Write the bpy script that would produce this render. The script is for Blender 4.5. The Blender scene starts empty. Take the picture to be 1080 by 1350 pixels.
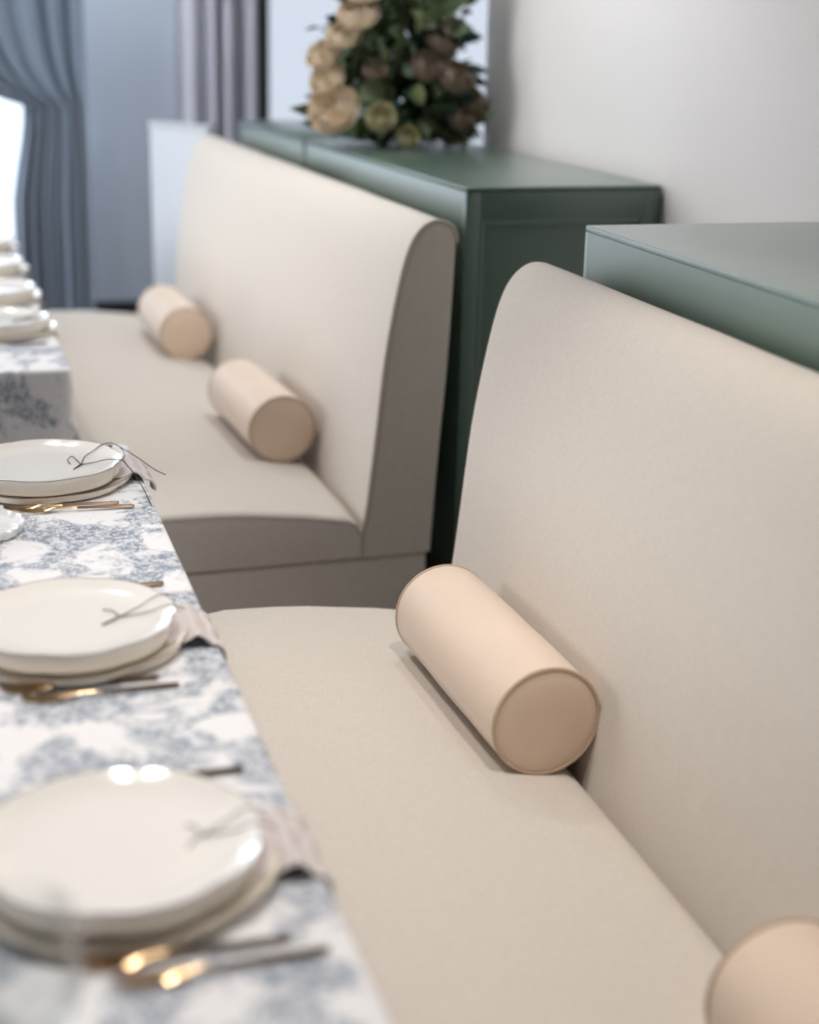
import bpy, bmesh, math, random
from mathutils import Vector, Matrix, Euler
random.seed(7)
PI = math.pi
scene = bpy.context.scene
C = scene.collection

# ------------------------------------------------------------------ camera
F_PX = 2000.0
rt = Vector((0.9574029, -0.28783764, 0.02300409))
up = Vector((0.06736509, 0.30011508, 0.95152135))
fw = Vector((0.28078754, 0.90943963, -0.30672125))
cam_d = bpy.data.cameras.new('camera')
cam = bpy.data.objects.new('camera', cam_d)
C.objects.link(cam)
m3 = Matrix((rt, up, -fw)).transposed()
cam.matrix_world = Matrix.Translation((0, 0, 1.62)) @ m3.to_4x4()
cam_d.sensor_fit = 'VERTICAL'
cam_d.sensor_height = 36.0
cam_d.sensor_width = 28.8
cam_d.lens = F_PX / 1350 * 36
cam_d.dof.use_dof = True
cam_d.dof.focus_distance = 2.72
cam_d.dof.aperture_fstop = 1.6
cam_d.clip_start = 0.02
scene.camera = cam

# ------------------------------------------------------------------ world, light, exposure
scene.view_settings.view_transform = 'Standard'
scene.view_settings.look = 'None'
scene.view_settings.gamma = 1.0
scene.view_settings.use_curve_mapping = False
scene.view_settings.exposure = 0.08

w = bpy.data.worlds.new('daylight')
scene.world = w
w.use_nodes = True
bg = w.node_tree.nodes['Background']
bg.inputs['Color'].default_value = (0.80, 0.88, 1.0, 1)
bg.inputs['Strength'].default_value = 2.4

def area(name, loc, target, sx, sy, power, col):
    d = bpy.data.lights.new(name, 'AREA')
    d.shape = 'RECTANGLE'; d.size = sx; d.size_y = sy; d.energy = power; d.color = col
    o = bpy.data.objects.new(name, d); C.objects.link(o)
    o.location = loc
    o.rotation_euler = (Vector(target) - Vector(loc)).to_track_quat('-Z', 'Y').to_euler()
    return o
DAY = (1.0, 0.965, 0.93)
COOL = (0.82, 0.90, 1.0)
# daylight entering by the tall windows of the left wall
for i, (yy, col, pw) in enumerate(((4.35, DAY, 92), (6.3, COOL, 28))):
    area('window_daylight', (-3.75, yy, 1.75), (0.5, yy, 0.9), 1.5, 2.0, pw, col)
# daylight entering high through the far windows
area('window_daylight', (-0.35, 8.05, 2.35), (-0.1, 4.5, 0.6), 1.5, 0.7, 40, COOL)

# ------------------------------------------------------------------ materials
def new_mat(name):
    m = bpy.data.materials.new(name); m.use_nodes = True
    nt = m.node_tree
    return m, nt, nt.nodes['Principled BSDF']
def plain(name, col, rough=0.6, metal=0.0, noise=0.0, nscale=30.0, bump=0.0, bscale=200.0, sheen=0.0, coat=0.0, spec=0.5):
    m, nt, b = new_mat(name)
    b.inputs['Base Color'].default_value = (*col, 1)
    b.inputs['Roughness'].default_value = rough
    b.inputs['Metallic'].default_value = metal
    b.inputs['Specular IOR Level'].default_value = spec
    if sheen: 
        b.inputs['Sheen Weight'].default_value = sheen
        b.inputs['Sheen Roughness'].default_value = 0.4
    if coat:
        b.inputs['Coat Weight'].default_value = coat
        b.inputs['Coat Roughness'].default_value = 0.34 if coat == 1.0 else 0.15
    tc = nt.nodes.new('ShaderNodeTexCoord')
    if noise:
        n = nt.nodes.new('ShaderNodeTexNoise'); n.inputs['Scale'].default_value = nscale; n.inputs['Detail'].default_value = 4
        nt.links.new(tc.outputs['Object'], n.inputs['Vector'])
        mx = nt.nodes.new('ShaderNodeMix'); mx.data_type = 'RGBA'
        mx.inputs['A'].default_value = (*[c * (1 - noise) for c in col], 1)
        mx.inputs['B'].default_value = (*[min(1, c * (1 + noise)) for c in col], 1)
        nt.links.new(n.outputs['Fac'], mx.inputs['Factor'])
        nt.links.new(mx.outputs['Result'], b.inputs['Base Color'])
    if bump:
        n2 = nt.nodes.new('ShaderNodeTexNoise'); n2.inputs['Scale'].default_value = bscale; n2.inputs['Detail'].default_value = 3
        nt.links.new(tc.outputs['Object'], n2.inputs['Vector'])
        bp = nt.nodes.new('ShaderNodeBump'); bp.inputs['Strength'].default_value = bump; bp.inputs['Distance'].default_value = 0.002
        nt.links.new(n2.outputs['Fac'], bp.inputs['Height'])
        nt.links.new(bp.outputs['Normal'], b.inputs['Normal'])
    return m

def linen_mat(name, col):
    m, nt, b = new_mat(name)
    b.inputs['Roughness'].default_value = 0.85
    b.inputs['Specular IOR Level'].default_value = 0.25
    b.inputs['Sheen Weight'].default_value = 0.25
    b.inputs['Sheen Roughness'].default_value = 0.5
    tc = nt.nodes.new('ShaderNodeTexCoord')
    def threads(sc):
        mp = nt.nodes.new('ShaderNodeMapping'); mp.inputs['Scale'].default_value = sc
        nt.links.new(tc.outputs['Object'], mp.inputs['Vector'])
        n_ = nt.nodes.new('ShaderNodeTexNoise'); n_.inputs['Scale'].default_value = 1.0; n_.inputs['Detail'].default_value = 2
        nt.links.new(mp.outputs['Vector'], n_.inputs['Vector']); return n_
    a = threads((420, 70, 420)); d = threads((70, 420, 70)); e = threads((420, 420, 420))
    def math_(op, p, q):
        k = nt.nodes.new('ShaderNodeMath'); k.operation = op
        nt.links.new(p, k.inputs[0])
        if isinstance(q, float): k.inputs[1].default_value = q
        else: nt.links.new(q, k.inputs[1])
        return k.outputs[0]
    s = math_('MULTIPLY', math_('ADD', math_('ADD', a.outputs['Fac'], d.outputs['Fac']), e.outputs['Fac']), 0.333)
    n = nt.nodes.new('ShaderNodeTexNoise'); n.inputs['Scale'].default_value = 160; n.inputs['Detail'].default_value = 5
    nt.links.new(tc.outputs['Object'], n.inputs['Vector'])
    fac = math_('ADD', math_('MULTIPLY', s, 0.75), math_('MULTIPLY', n.outputs['Fac'], 0.25))
    mx = nt.nodes.new('ShaderNodeMix'); mx.data_type = 'RGBA'
    mx.inputs['A'].default_value = (*[c * 0.72 for c in col], 1)
    mx.inputs['B'].default_value = (*[c * 1.28 for c in col], 1)
    nt.links.new(fac, mx.inputs['Factor']); nt.links.new(mx.outputs['Result'], b.inputs['Base Color'])
    bp = nt.nodes.new('ShaderNodeBump'); bp.inputs['Strength'].default_value = 0.4; bp.inputs['Distance'].default_value = 0.001
    nt.links.new(fac, bp.inputs['Height']); nt.links.new(bp.outputs['Normal'], b.inputs['Normal'])
    return m

def toile_mat():
    m, nt, b = new_mat('toile_cloth')
    b.inputs['Roughness'].default_value = 0.8
    b.inputs['Specular IOR Level'].default_value = 0.25
    tc = nt.nodes.new('ShaderNodeTexCoord')
    L = nt.links
    def noise(sc, det, rough=0.5, dist=0.0, off=0.0):
        mp = nt.nodes.new('ShaderNodeMapping'); mp.inputs['Location'].default_value = (off, off * 1.7, off * 0.3)
        L.new(tc.outputs['Object'], mp.inputs['Vector'])
        n = nt.nodes.new('ShaderNodeTexNoise'); n.inputs['Scale'].default_value = sc
        n.inputs['Detail'].default_value = det; n.inputs['Roughness'].default_value = rough; n.inputs['Distortion'].default_value = dist
        L.new(mp.outputs['Vector'], n.inputs['Vector']); return n.outputs['Fac']
    def ramp(v, lo, hi):
        r = nt.nodes.new('ShaderNodeMapRange'); r.interpolation_type = 'SMOOTHSTEP'
        r.inputs['From Min'].default_value = lo; r.inputs['From Max'].default_value = hi
        L.new(v, r.inputs['Value']); return r.outputs['Result']
    def mul(p, q):
        k = nt.nodes.new('ShaderNodeMath'); k.operation = 'MULTIPLY'
        for i, v in enumerate((p, q)):
            if isinstance(v, float): k.inputs[i].default_value = v
            else: L.new(v, k.inputs[i])
        return k.outputs[0]
    def mx_(p, q):
        k = nt.nodes.new('ShaderNodeMath'); k.operation = 'MAXIMUM'; L.new(p, k.inputs[0]); L.new(q, k.inputs[1]); return k.outputs[0]
    clusters = ramp(noise(11, 4, 0.6, 0.4), 0.45, 0.54)
    leaves = ramp(noise(85, 3, 0.65, 1.2), 0.44, 0.56)
    hatch = ramp(noise(230, 2, 0.6, 2.0, 3.1), 0.42, 0.58)
    fine = ramp(noise(30, 6, 0.75, 0.5, 5.0), 0.58, 0.64)
    f = mx_(mul(clusters, mul(leaves, 0.85)), mul(mul(clusters, hatch), 0.6))
    f = mx_(f, mul(mul(fine, hatch), 0.45))
    mx = nt.nodes.new('ShaderNodeMix'); mx.data_type = 'RGBA'
    mx.inputs['A'].default_value = (0.84, 0.825, 0.83, 1)
    mx.inputs['B'].default_value = (0.15, 0.205, 0.285, 1)
    L.new(f, mx.inputs['Factor']); L.new(mx.outputs['Result'], b.inputs['Base Color'])
    bp = nt.nodes.new('ShaderNodeBump'); bp.inputs['Strength'].default_value = 0.1; bp.inputs['Distance'].default_value = 0.001
    L.new(noise(500, 2), bp.inputs['Height']); L.new(bp.outputs['Normal'], b.inputs['Normal'])
    return m

def thin_glass(name, tint=(1, 1, 1), gloss=0.06):
    m = bpy.data.materials.new(name); m.use_nodes = True
    nt = m.node_tree; nt.nodes.clear()
    o = nt.nodes.new('ShaderNodeOutputMaterial'); t = nt.nodes.new('ShaderNodeBsdfTransparent'); g = nt.nodes.new('ShaderNodeBsdfGlossy')
    lw = nt.nodes.new('ShaderNodeLayerWeight'); lw.inputs['Blend'].default_value = 0.25
    mr = nt.nodes.new('ShaderNodeMapRange'); mr.inputs['To Min'].default_value = gloss; mr.inputs['To Max'].default_value = 0.4
    mx = nt.nodes.new('ShaderNodeMixShader')
    t.inputs['Color'].default_value = (*tint, 1); g.inputs['Roughness'].default_value = 0.03
    nt.links.new(lw.outputs['Fresnel'], mr.inputs['Value']); nt.links.new(mr.outputs['Result'], mx.inputs['Fac'])
    nt.links.new(t.outputs[0], mx.inputs[1]); nt.links.new(g.outputs[0], mx.inputs[2]); nt.links.new(mx.outputs[0], o.inputs['Surface'])
    return m

M = {}
M['linen'] = linen_mat('greige_linen', (0.66, 0.595, 0.525))
M['piping'] = plain('piping_linen', (0.57, 0.505, 0.44), 0.8)
M['bolster'] = plain('blush_velvet', (0.78, 0.615, 0.485), 0.5, noise=0.06, nscale=9, bump=0.6, bscale=18, sheen=0.5, spec=0.35)
M['bolster_pipe'] = plain('blush_piping', (0.58, 0.44, 0.33), 0.6)
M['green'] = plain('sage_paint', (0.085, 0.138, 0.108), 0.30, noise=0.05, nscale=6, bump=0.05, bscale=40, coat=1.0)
M['green_edge'] = plain('sage_paint_moulding', (0.15, 0.19, 0.16), 0.35)  # lighter sage for the cabinet mouldings
M['green_lit'] = plain('sage_paint_lit', (0.165, 0.235, 0.195), 0.30, noise=0.06, nscale=6, bump=0.05, bscale=40, coat=1.0)  # paler copy of the sage, with the light on the near cabinet put into it
M['wall'] = plain('warm_white_paint', (0.80, 0.76, 0.735), 0.75, noise=0.015, nscale=3, bump=0.03, bscale=150)
M['wall_blue'] = plain('grey_blue_paint', (0.68, 0.755, 0.85), 0.75, noise=0.03, nscale=2)
M['wall_dark'] = plain('low_bounce_dark', (0.12, 0.12, 0.125), 0.8, noise=0.03, nscale=2)  # dark tone given to the unseen walls to cut bounced light
M['ceiling'] = plain('ceiling_paint', (0.62, 0.60, 0.58), 0.85)
M['floor'] = plain('dark_oak', (0.10, 0.075, 0.058), 0.45, noise=0.25, nscale=8)
M['white_panel'] = plain('white_lacquer', (0.66, 0.70, 0.76), 0.4)
M['black'] = plain('black_frame', (0.012, 0.014, 0.018), 0.5)
M['white_frame'] = plain('white_frame', (0.78, 0.79, 0.80), 0.5)
M['curtain'] = plain('slate_curtain', (0.27, 0.33, 0.41), 0.8, noise=0.05, nscale=10, sheen=0.3)
M['curtain_pale'] = plain('lilac_curtain', (0.60, 0.60, 0.68), 0.8, noise=0.04, nscale=10, sheen=0.2)
M['toile'] = toile_mat()
M['china'] = plain('cream_china', (0.87, 0.835, 0.785), 0.12, spec=0.5, coat=0.4)
M['charger'] = plain('ivory_china', (0.84, 0.77, 0.66), 0.16, spec=0.5, coat=0.3)
M['white_china'] = plain('white_china', (0.88, 0.87, 0.86), 0.12, coat=0.4)
M['rim'] = plain('bronze_rim', (0.24, 0.17, 0.11), 0.35, metal=0.4)
M['napkin'] = plain('mauve_napkin', (0.66, 0.595, 0.58), 0.85, noise=0.04, nscale=60, bump=0.2, bscale=400)
M['cord'] = plain('black_cord', (0.02, 0.015, 0.013), 0.6)
M['gold'] = plain('brushed_gold', (0.62, 0.43, 0.24), 0.28, metal=1.0)
M['bronze'] = plain('bronze_handle', (0.24, 0.16, 0.105), 0.32, metal=0.9)
M['wood'] = plain('table_wood', (0.25, 0.17, 0.10), 0.5, noise=0.2, nscale=12)
M['leaf'] = plain('dark_leaf', (0.10, 0.135, 0.065), 0.5, noise=0.25, nscale=20)
M['leaf2'] = plain('olive_leaf', (0.17, 0.20, 0.09), 0.5, noise=0.25, nscale=20)
M['leaf3'] = plain('teal_leaf', (0.03, 0.085, 0.07), 0.5, noise=0.2, nscale=20)
M['leaf4'] = plain('bronze_leaf', (0.22, 0.175, 0.13), 0.6, noise=0.25, nscale=20)
M['rose'] = plain('cream_rose', (0.82, 0.69, 0.52), 0.65, noise=0.06, nscale=30, sheen=0.2)
M['rose_y'] = plain('yellow_green_rose', (0.62, 0.58, 0.36), 0.65, noise=0.06, nscale=30)
M['rose_d'] = plain('dusty_rose', (0.30, 0.23, 0.17), 0.7, noise=0.08, nscale=30)
M['glass'] = thin_glass('clear_glass', (0.97, 0.98, 0.98), 0.06)
M['pane'] = thin_glass('window_glass', (0.97, 0.985, 1.0), 0.04)
M['pane_grey'] = thin_glass('dimming_window_glass', (0.60, 0.60, 0.605), 0.04)  # grey tint added to dim the daylight seen through the black-framed window
M['lamp'] = None
lm, lnt, lb = new_mat('warm_lamp')
lb.inputs['Base Color'].default_value = (1, 0.9, 0.75, 1); lb.inputs['Emission Color'].default_value = (1, 0.86, 0.66, 1); lb.inputs['Emission Strength'].default_value = 40
M['lamp'] = lm

# ------------------------------------------------------------------ helpers
def sharpen(bm, ang=40):
    for f in bm.faces: f.smooth = True
    a = math.radians(ang)
    for e in bm.edges:
        if len(e.link_faces) == 2 and e.calc_face_angle(0) > a: e.smooth = False
def obj(name, bm, mat, parent=None, ang=40, recalc=True):
    if recalc: bmesh.ops.recalc_face_normals(bm, faces=bm.faces)
    sharpen(bm, ang)
    me = bpy.data.meshes.new(name); bm.to_mesh(me); bm.free()
    me.materials.append(M[mat])
    o = bpy.data.objects.new(name, me); C.objects.link(o)
    if parent: o.parent = parent
    return o
def inst(name, me, parent=None, loc=(0, 0, 0), rot=(0, 0, 0), sc=1.0):
    o = bpy.data.objects.new(name, me); C.objects.link(o)
    o.location = loc; o.rotation_euler = rot; o.scale = (sc, sc, sc) if not isinstance(sc, tuple) else sc
    if parent: o.parent = parent
    return o
def empty(name, loc=(0, 0, 0), rz=0.0):
    o = bpy.data.objects.new(name, None); C.objects.link(o)
    o.location = loc; o.rotation_euler = (0, 0, rz); o.empty_display_size = 0.1
    return o
def tag(o, label, cat, group=None):
    o['label'] = label; o['category'] = cat
    if group: o['group'] = group
    return o
def struct(o, label=None, cat=None):
    o['kind'] = 'structure'
    if label: o['label'] = label
    if cat: o['category'] = cat
    return o
def copy_tree(o, parent=None):
    c = o.copy(); C.objects.link(c); c.parent = parent
    for ch in list(o.children): copy_tree(ch, c)
    return c
def add_box(bm, x0, x1, y0, y1, z0, z1, bev=0.0, seg=2):
    t = bmesh.new()
    bmesh.ops.create_cube(t, size=1)
    for v in t.verts:
        v.co = Vector(((x0 + x1) / 2 + v.co.x * (x1 - x0), (y0 + y1) / 2 + v.co.y * (y1 - y0), (z0 + z1) / 2 + v.co.z * (z1 - z0)))
    if bev: bmesh.ops.bevel(t, geom=list(t.edges), offset=bev, segments=seg, affect='EDGES', profile=0.5)
    me = bpy.data.meshes.new('t'); t.to_mesh(me); t.free(); bm.from_mesh(me); bpy.data.meshes.remove(me)
    return bm
def box(name, x0, x1, y0, y1, z0, z1, mat, parent=None, bev=0.0, seg=2):
    return obj(name, add_box(bmesh.new(), x0, x1, y0, y1, z0, z1, bev, seg), mat, parent)
def loft(bm, rings, closed=True, caps=True, loop=False):
    vs = [[bm.verts.new(p) for p in r] for r in rings]
    n = len(vs[0]); R = len(vs)
    for i in range(R if loop else R - 1):
        a, b = vs[i], vs[(i + 1) % R]
        for j in range(n if closed else n - 1):
            k = (j + 1) % n
            bm.faces.new((a[j], a[k], b[k], b[j]))
    if caps and closed and not loop:
        bm.faces.new(vs[0]); bm.faces.new(list(reversed(vs[-1])))
    return vs
def catmull(pts, sub=6, closed=False):
    P = [Vector(p) for p in pts]; out = []; n = len(P)
    rng = range(n) if closed else range(n - 1)
    for i in rng:
        if closed: a, b, c, d = P[(i - 1) % n], P[i], P[(i + 1) % n], P[(i + 2) % n]
        else: a, b, c, d = P[max(i - 1, 0)], P[i], P[i + 1], P[min(i + 2, n - 1)]
        for k in range(sub):
            t = k / sub
            out.append(0.5 * ((2 * b) + (c - a) * t + (2 * a - 5 * b + 4 * c - d) * t * t + (3 * b - a - 3 * c + d) * t ** 3))
    if not closed: out.append(P[-1])
    return out
def tube(bm, pts, r, n=8, closed=False, caps=True):
    P = [Vector(p) for p in pts]; N = len(P); rings = []
    prev = None
    for i, p in enumerate(P):
        if closed: t = P[(i + 1) % N] - P[(i - 1) % N]
        else: t = P[min(i + 1, N - 1)] - P[max(i - 1, 0)]
        if t.length < 1e-9: t = Vector((0, 0, 1))
        t.normalize()
        if prev is None:
            u = t.orthogonal().normalized()
        else:
            u = (prev - t * prev.dot(t))
            u = u.normalized() if u.length > 1e-6 else t.orthogonal().normalized()
        prev = u; v = t.cross(u)
        rr = r[i] if isinstance(r, (list, tuple)) else r
        rings.append([p + (u * math.cos(2 * PI * k / n) + v * math.sin(2 * PI * k / n)) * rr for k in range(n)])
    loft(bm, rings, True, caps, loop=closed)
    return bm
def lathe(bm, prof, n=32, cap0=False, cap1=False):
    rings = [[Vector((r * math.cos(2 * PI * k / n), r * math.sin(2 * PI * k / n), z)) for k in range(n)] for r, z in prof]
    vs = loft(bm, rings, True, False)
    if cap0: bm.faces.new(list(reversed(vs[0])))
    if cap1: bm.faces.new(vs[-1])
    return bm

# ------------------------------------------------------------------ the room
XW, YF, XL, YN, ZC = 1.725, 7.6, -3.6, -4.2, 2.8
YE = 4.86           # where the right wall stops and the window recess begins
XR = 2.95
struct(box('floor', XL - 0.2, XR + 0.2, YN - 0.2, YF + 0.2, -0.1, 0.0, 'floor'))
struct(box('ceiling', XL - 0.2, XR + 0.2, YN - 0.2, YF + 0.2, ZC, ZC + 0.1, 'ceiling'))
struct(box('wall_right', XW, XW + 0.2, YN, YE, 0, ZC, 'wall'))
struct(box('wall_recess', XR, XR + 0.2, YE - 0.2, YF, 0, ZC, 'wall'))
struct(box('wall_recess_return', XW + 0.2, XR, YE - 0.2, YE, 0, ZC, 'wall'))
struct(box('wall_near', XL, XR, YN - 0.2, YN, 0, ZC, 'wall_dark'))
struct(box('dark_strip_far', 0.58, 1.50, YF - 0.02, YF, 0.0, 0.27, 'black', None, 0.004))  # black strip along the foot of the far wall
def wall_with_openings(name, axis, c0, c1, a0, a1, openings, mat):
    # axis 'x': wall spans along x from a0..a1 at y c0..c1 ; axis 'y': along y at x c0..c1
    bm = bmesh.new()
    def seg(s0, s1, z0, z1):
        if s1 - s0 < 1e-4 or z1 - z0 < 1e-4: return
        if axis == 'x': add_box(bm, s0, s1, c0, c1, z0, z1)
        else: add_box(bm, c0, c1, s0, s1, z0, z1)
    cur = a0
    for s0, s1, z0, z1 in sorted(openings):
        seg(cur, s0, 0, ZC); seg(s0, s1, 0, z0); seg(s0, s1, z1, ZC); cur = s1
    seg(cur, a1, 0, ZC)
    return struct(obj(name, bm, mat))
FAR_OPEN = [(-1.5, 0.56, 0.25, 2.6), (1.52, 2.8, 0.55, 1.85)]
wall_with_openings('wall_far', 'x', YF, YF + 0.2, XL, XR + 0.2, FAR_OPEN, 'wall_blue')
LEFT_OPEN = [(3.55, 5.15, 0.5, 2.6), (5.55, 7.1, 0.5, 2.6)]
wall_with_openings('wall_left', 'y', XL - 0.2, XL, YN, YF, LEFT_OPEN, 'wall_dark')
wn = 0
def window(axis, c, s0, s1, z0, z1, mat, fr=0.05, cols=2, glass='pane'):
    global wn
    wn += 1
    e = empty('window_%d' % wn, (0, 0, 0)); struct(e)
    def bar(nm, a0, a1, b0, b1, m=mat, t=0.03):
        if axis == 'x': box(nm, a0, a1, c - t, c + t, b0, b1, m, e, 0.004 if m == mat else 0)
        else: box(nm, c - t, c + t, a0, a1, b0, b1, m, e, 0.004 if m == mat else 0)
    bar('frame_jamb', s0, s0 + fr, z0, z1); bar('frame_jamb', s1 - fr, s1, z0, z1)
    bar('frame_rail', s0 + fr, s1 - fr, z0, z0 + fr); bar('frame_rail', s0 + fr, s1 - fr, z1 - fr, z1)
    wdt = (s1 - s0 - 2 * fr - (cols - 1) * fr) / cols
    for i in range(cols):
        a = s0 + fr + i * (wdt + fr)
        bar('pane', a, a + wdt, z0 + fr, z1 - fr, glass, 0.003)
        if i: bar('mullion', a - fr, a, z0 + fr, z1 - fr)
    return e
window('x', YF + 0.06, *FAR_OPEN[0], 'white_frame')
window('x', YF + 0.06, *FAR_OPEN[1], 'black', fr=0.06, cols=1, glass='pane_grey')
for o_ in LEFT_OPEN: window('y', XL - 0.08, *o_, 'white_frame')

# ------------------------------------------------------------------ benches
BACK = [(0.932, 0.355), (0.938, 0.42), (0.949, 0.50), (0.965, 0.64), (0.987, 0.85), (1.012, 1.00), (1.036, 1.10), (1.062, 1.152),
        (1.098, 1.178), (1.135, 1.174), (1.158, 1.150), (1.160, 1.10), (1.150, 0.85), (1.132, 0.60), (1.118, 0.355)]
def back_profile():
    p = catmull([(x, 0, z) for x, z in BACK], 4)
    return [(v.x, v.z) for v in p]
def inset_profile(prof, d):
    n = len(prof); out = []
    cxm = sum(p[0] for p in prof) / n
    for i, (x, z) in enumerate(prof):
        a, b = prof[max(i - 1, 0)], prof[min(i + 1, n - 1)]
        tx, tz = b[0] - a[0], b[1] - a[1]; l = math.hypot(tx, tz)
        nx, nz = tz / l, -tx / l      # inward for this winding
        out.append((x + nx * d, z + nz * d))
    return out
def smooth01(t): t = max(0, min(1, t)); return t * t * (3 - 2 * t)
SEAT_Z = [(0.40, 0.470), (0.43, 0.498), (0.47, 0.508), (0.55, 0.507), (0.65, 0.501), (0.75, 0.490), (0.85, 0.474), (0.90, 0.466), (0.918, 0.456), (0.933, 0.428)]
def seat_z(x):
    for (a, za), (b, zb) in zip(SEAT_Z, SEAT_Z[1:]):
        if x <= b: return za + (zb - za) * smooth01((x - a) / (b - a)) if x >= a else za
    return SEAT_Z[-1][1]
TURN, PIV = math.radians(1.8), (1.2, 3.45)
def turned(x, y):
    x -= PIV[0]; y -= PIV[1]
    return (PIV[0] + x * math.cos(TURN) - y * math.sin(TURN), PIV[1] + x * math.sin(TURN) + y * math.cos(TURN))
def turn_about(e):          # the far run of furniture stands very slightly askew to the wall
    e.location.x, e.location.y = turned(e.location.x, e.location.y)
    e.rotation_euler.z += TURN
def make_bench(label, y0, y1, turn=None, ext=0.0):
    e = empty('banquette_bench', ((0.78), (y0 + y1) / 2, 0))
    tag(e, label, 'bench', 'upholstered banquettes along the wall')
    ox, oy = e.location.x, e.location.y
    L = y1 - y0
    def W(x, y, z): return Vector((x - ox, y0 + y - oy, z))
    # plinth
    bm = add_box(bmesh.new(), 0.45 - ox, 1.108 - ox, y0 + 0.006 - oy, y1 - 0.006 - oy, 0.0, 0.352, 0.012, 3)
    obj('plinth', bm, 'linen', e)
    # backrest
    prof = back_profile()
    ys = [(0.0, 0.016), (0.002, 0.009), (0.006, 0.004), (0.012, 0.0005), (0.02, -0.0005), (0.10, -0.0015), (0.3, -0.002)]
    n = 10
    ys += [(0.3 + (L - 0.6) * k / n, -0.002 + 0.0008 * math.sin(k * 2.1)) for k in range(1, n)]
    ys += [(L - a, d) for a, d in reversed(ys[:7])]
    rings = []
    for y, d in ys:
        q = inset_profile(prof, d)
        rings.append([W(x, y, max(z, 0.355)) for x, z in q])
    bm = bmesh.new(); loft(bm, rings)
    br = obj('backrest', bm, 'linen', e, 50)
    front = [p for p in prof if True]
    k_end = max(i for i, p in enumerate(prof) if p[1] > 1.10)
    for yy in (0.004, L - 0.004):
        q = inset_profile(prof, 0.001 if yy < 1 else 0.0065)[3:k_end]
        obj('piping', tube(bmesh.new(), [W(x, yy, z) for x, z in q], 0.0045, 8), 'piping', br)
    # seat cushion
    xs = [0.40, 0.403, 0.41, 0.42, 0.43, 0.45, 0.48, 0.52, 0.58, 0.65, 0.72, 0.79, 0.85, 0.88, 0.90, 0.912, 0.921, 0.928, 0.933]
    yl = [0.0, 0.004, 0.012, 0.03, 0.07, 0.14]
    yl = yl + [0.14 + (L - 0.28) * k / 8 for k in range(1, 8)] + [L - a for a in reversed(yl)]
    rings = []
    for y in yl:
        d = min(y, L - y)
        drop = 0.012 * (1 - math.sqrt(max(0, 1 - (1 - min(d / 0.014, 1)) ** 2))) + 0.010 * (1 - smooth01(d / 0.22)) - 0.004
        ins = 0.005 * (1 - min(d / 0.012, 1))
        top = [W(x + (ins if x < 0.5 else 0) - ext * (1 - smooth01((x - 0.43) / 0.15)), y, seat_z(x) - drop) for x in xs]
        bot = [W(0.933, y, 0.356), W(0.42 - ext, y, 0.356), W(0.408 - ext, y, 0.36), W(0.401 - ext, y, 0.375), W(0.40 - ext, y, 0.42)]
        rings.append(top + bot)
    bm = bmesh.new(); loft(bm, rings)
    sc_ = obj('seat_cushion', bm, 'linen', e, 55)
    for yy in (0.003, L - 0.003):
        pts = [W(x - ext * (1 - smooth01((x - 0.43) / 0.15)), yy, seat_z(x) - 0.016) for x in xs if x > 0.402]
        obj('piping', tube(bmesh.new(), pts, 0.0045, 8), 'piping', sc_)
    if turn: turn_about(e)
    return e
NB0, NB1 = 0.10, 2.80
FB0, FB1 = 3.43, 6.15
make_bench('near greige linen banquette bench with high back, holding the sharp bolster', NB0, NB1)
make_bench('far greige linen banquette bench with dark piped end, behind the near bench', FB0, FB1, True, 0.045)

# ------------------------------------------------------------------ bolsters
def bolster_proto():
    R, L = 0.092, 0.49
    e = empty('bolster_cushion')
    prof = [(R - 0.004, 0), (R - 0.001, 0.004), (R, 0.012), (R + 0.001, 0.08), (R + 0.0015, L / 2), (R + 0.001, L - 0.08), (R, L - 0.012), (R - 0.001, L - 0.004), (R - 0.004, L)]
    bm = bmesh.new()
    n = 64
    fine = catmull([(r, 0, z) for r, z in prof], 5)
    rings = []
    for p in fine:
        rings.append([Vector(((p.x + 0.0007 * math.sin(5 * a_ + p.z * 30)) * math.cos(a_), p.z, (p.x) * math.sin(a_))) for a_ in [2 * PI * k / n for k in range(n)]])
    loft(bm, rings, True, False)
    obj('cover', bm, 'bolster', e)
    for yy, s in ((0.0, -1), (L, 1)):
        bm = bmesh.new()
        rr = [(R - 0.004, 0), (R - 0.012, 0.003), (R * 0.7, 0.006), (R * 0.35, 0.007), (0.004, 0.0072)]
        rings = [[Vector((r * math.cos(2 * PI * k / n), yy + s * z, r * math.sin(2 * PI * k / n))) for k in range(n)] for r, z in rr]
        vs = loft(bm, rings, True, False); bm.faces.new(vs[-1])
        cap = obj('end_cap', bm, 'bolster', e)
        obj('piping', tube(bmesh.new(), [((R - 0.0015) * math.cos(2 * PI * k / n), yy + s * 0.0005, (R - 0.0015) * math.sin(2 * PI * k / n)) for k in range(n)], 0.0032, 8, True), 'bolster_pipe', cap)
    return e
bp0 = bolster_proto()
BOL = [((0.863, 2.03), (0.848, 2.52), 'blush velvet bolster in sharp focus in the middle of the near bench', 0.3),
       ((0.866, 0.815), (0.862, 1.305), 'blush velvet bolster cut off at the bottom right corner of the picture', 1.1),
       (turned(0.847, 3.889), turned(0.836, 4.38), 'nearer of the two blurred bolsters on the far bench', 2.0),
       (turned(0.834, 5.224), turned(0.838, 5.714), 'farther of the two blurred bolsters on the far bench, close to the grey curtain', 4.0)]
for i, (a, b, lab, roll) in enumerate(BOL):
    o = bp0 if i == 0 else copy_tree(bp0)
    ang = -math.atan2(b[0] - a[0], b[1] - a[1])
    o.location = (a[0], a[1], (seat_z(a[0] - 0.01) if i < 2 else 0.476) + 0.092 + 0.003)
    o.rotation_euler = (0, 0, ang)
    tag(o, lab, 'bolster', 'bolster cushions on the benches')

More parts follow.
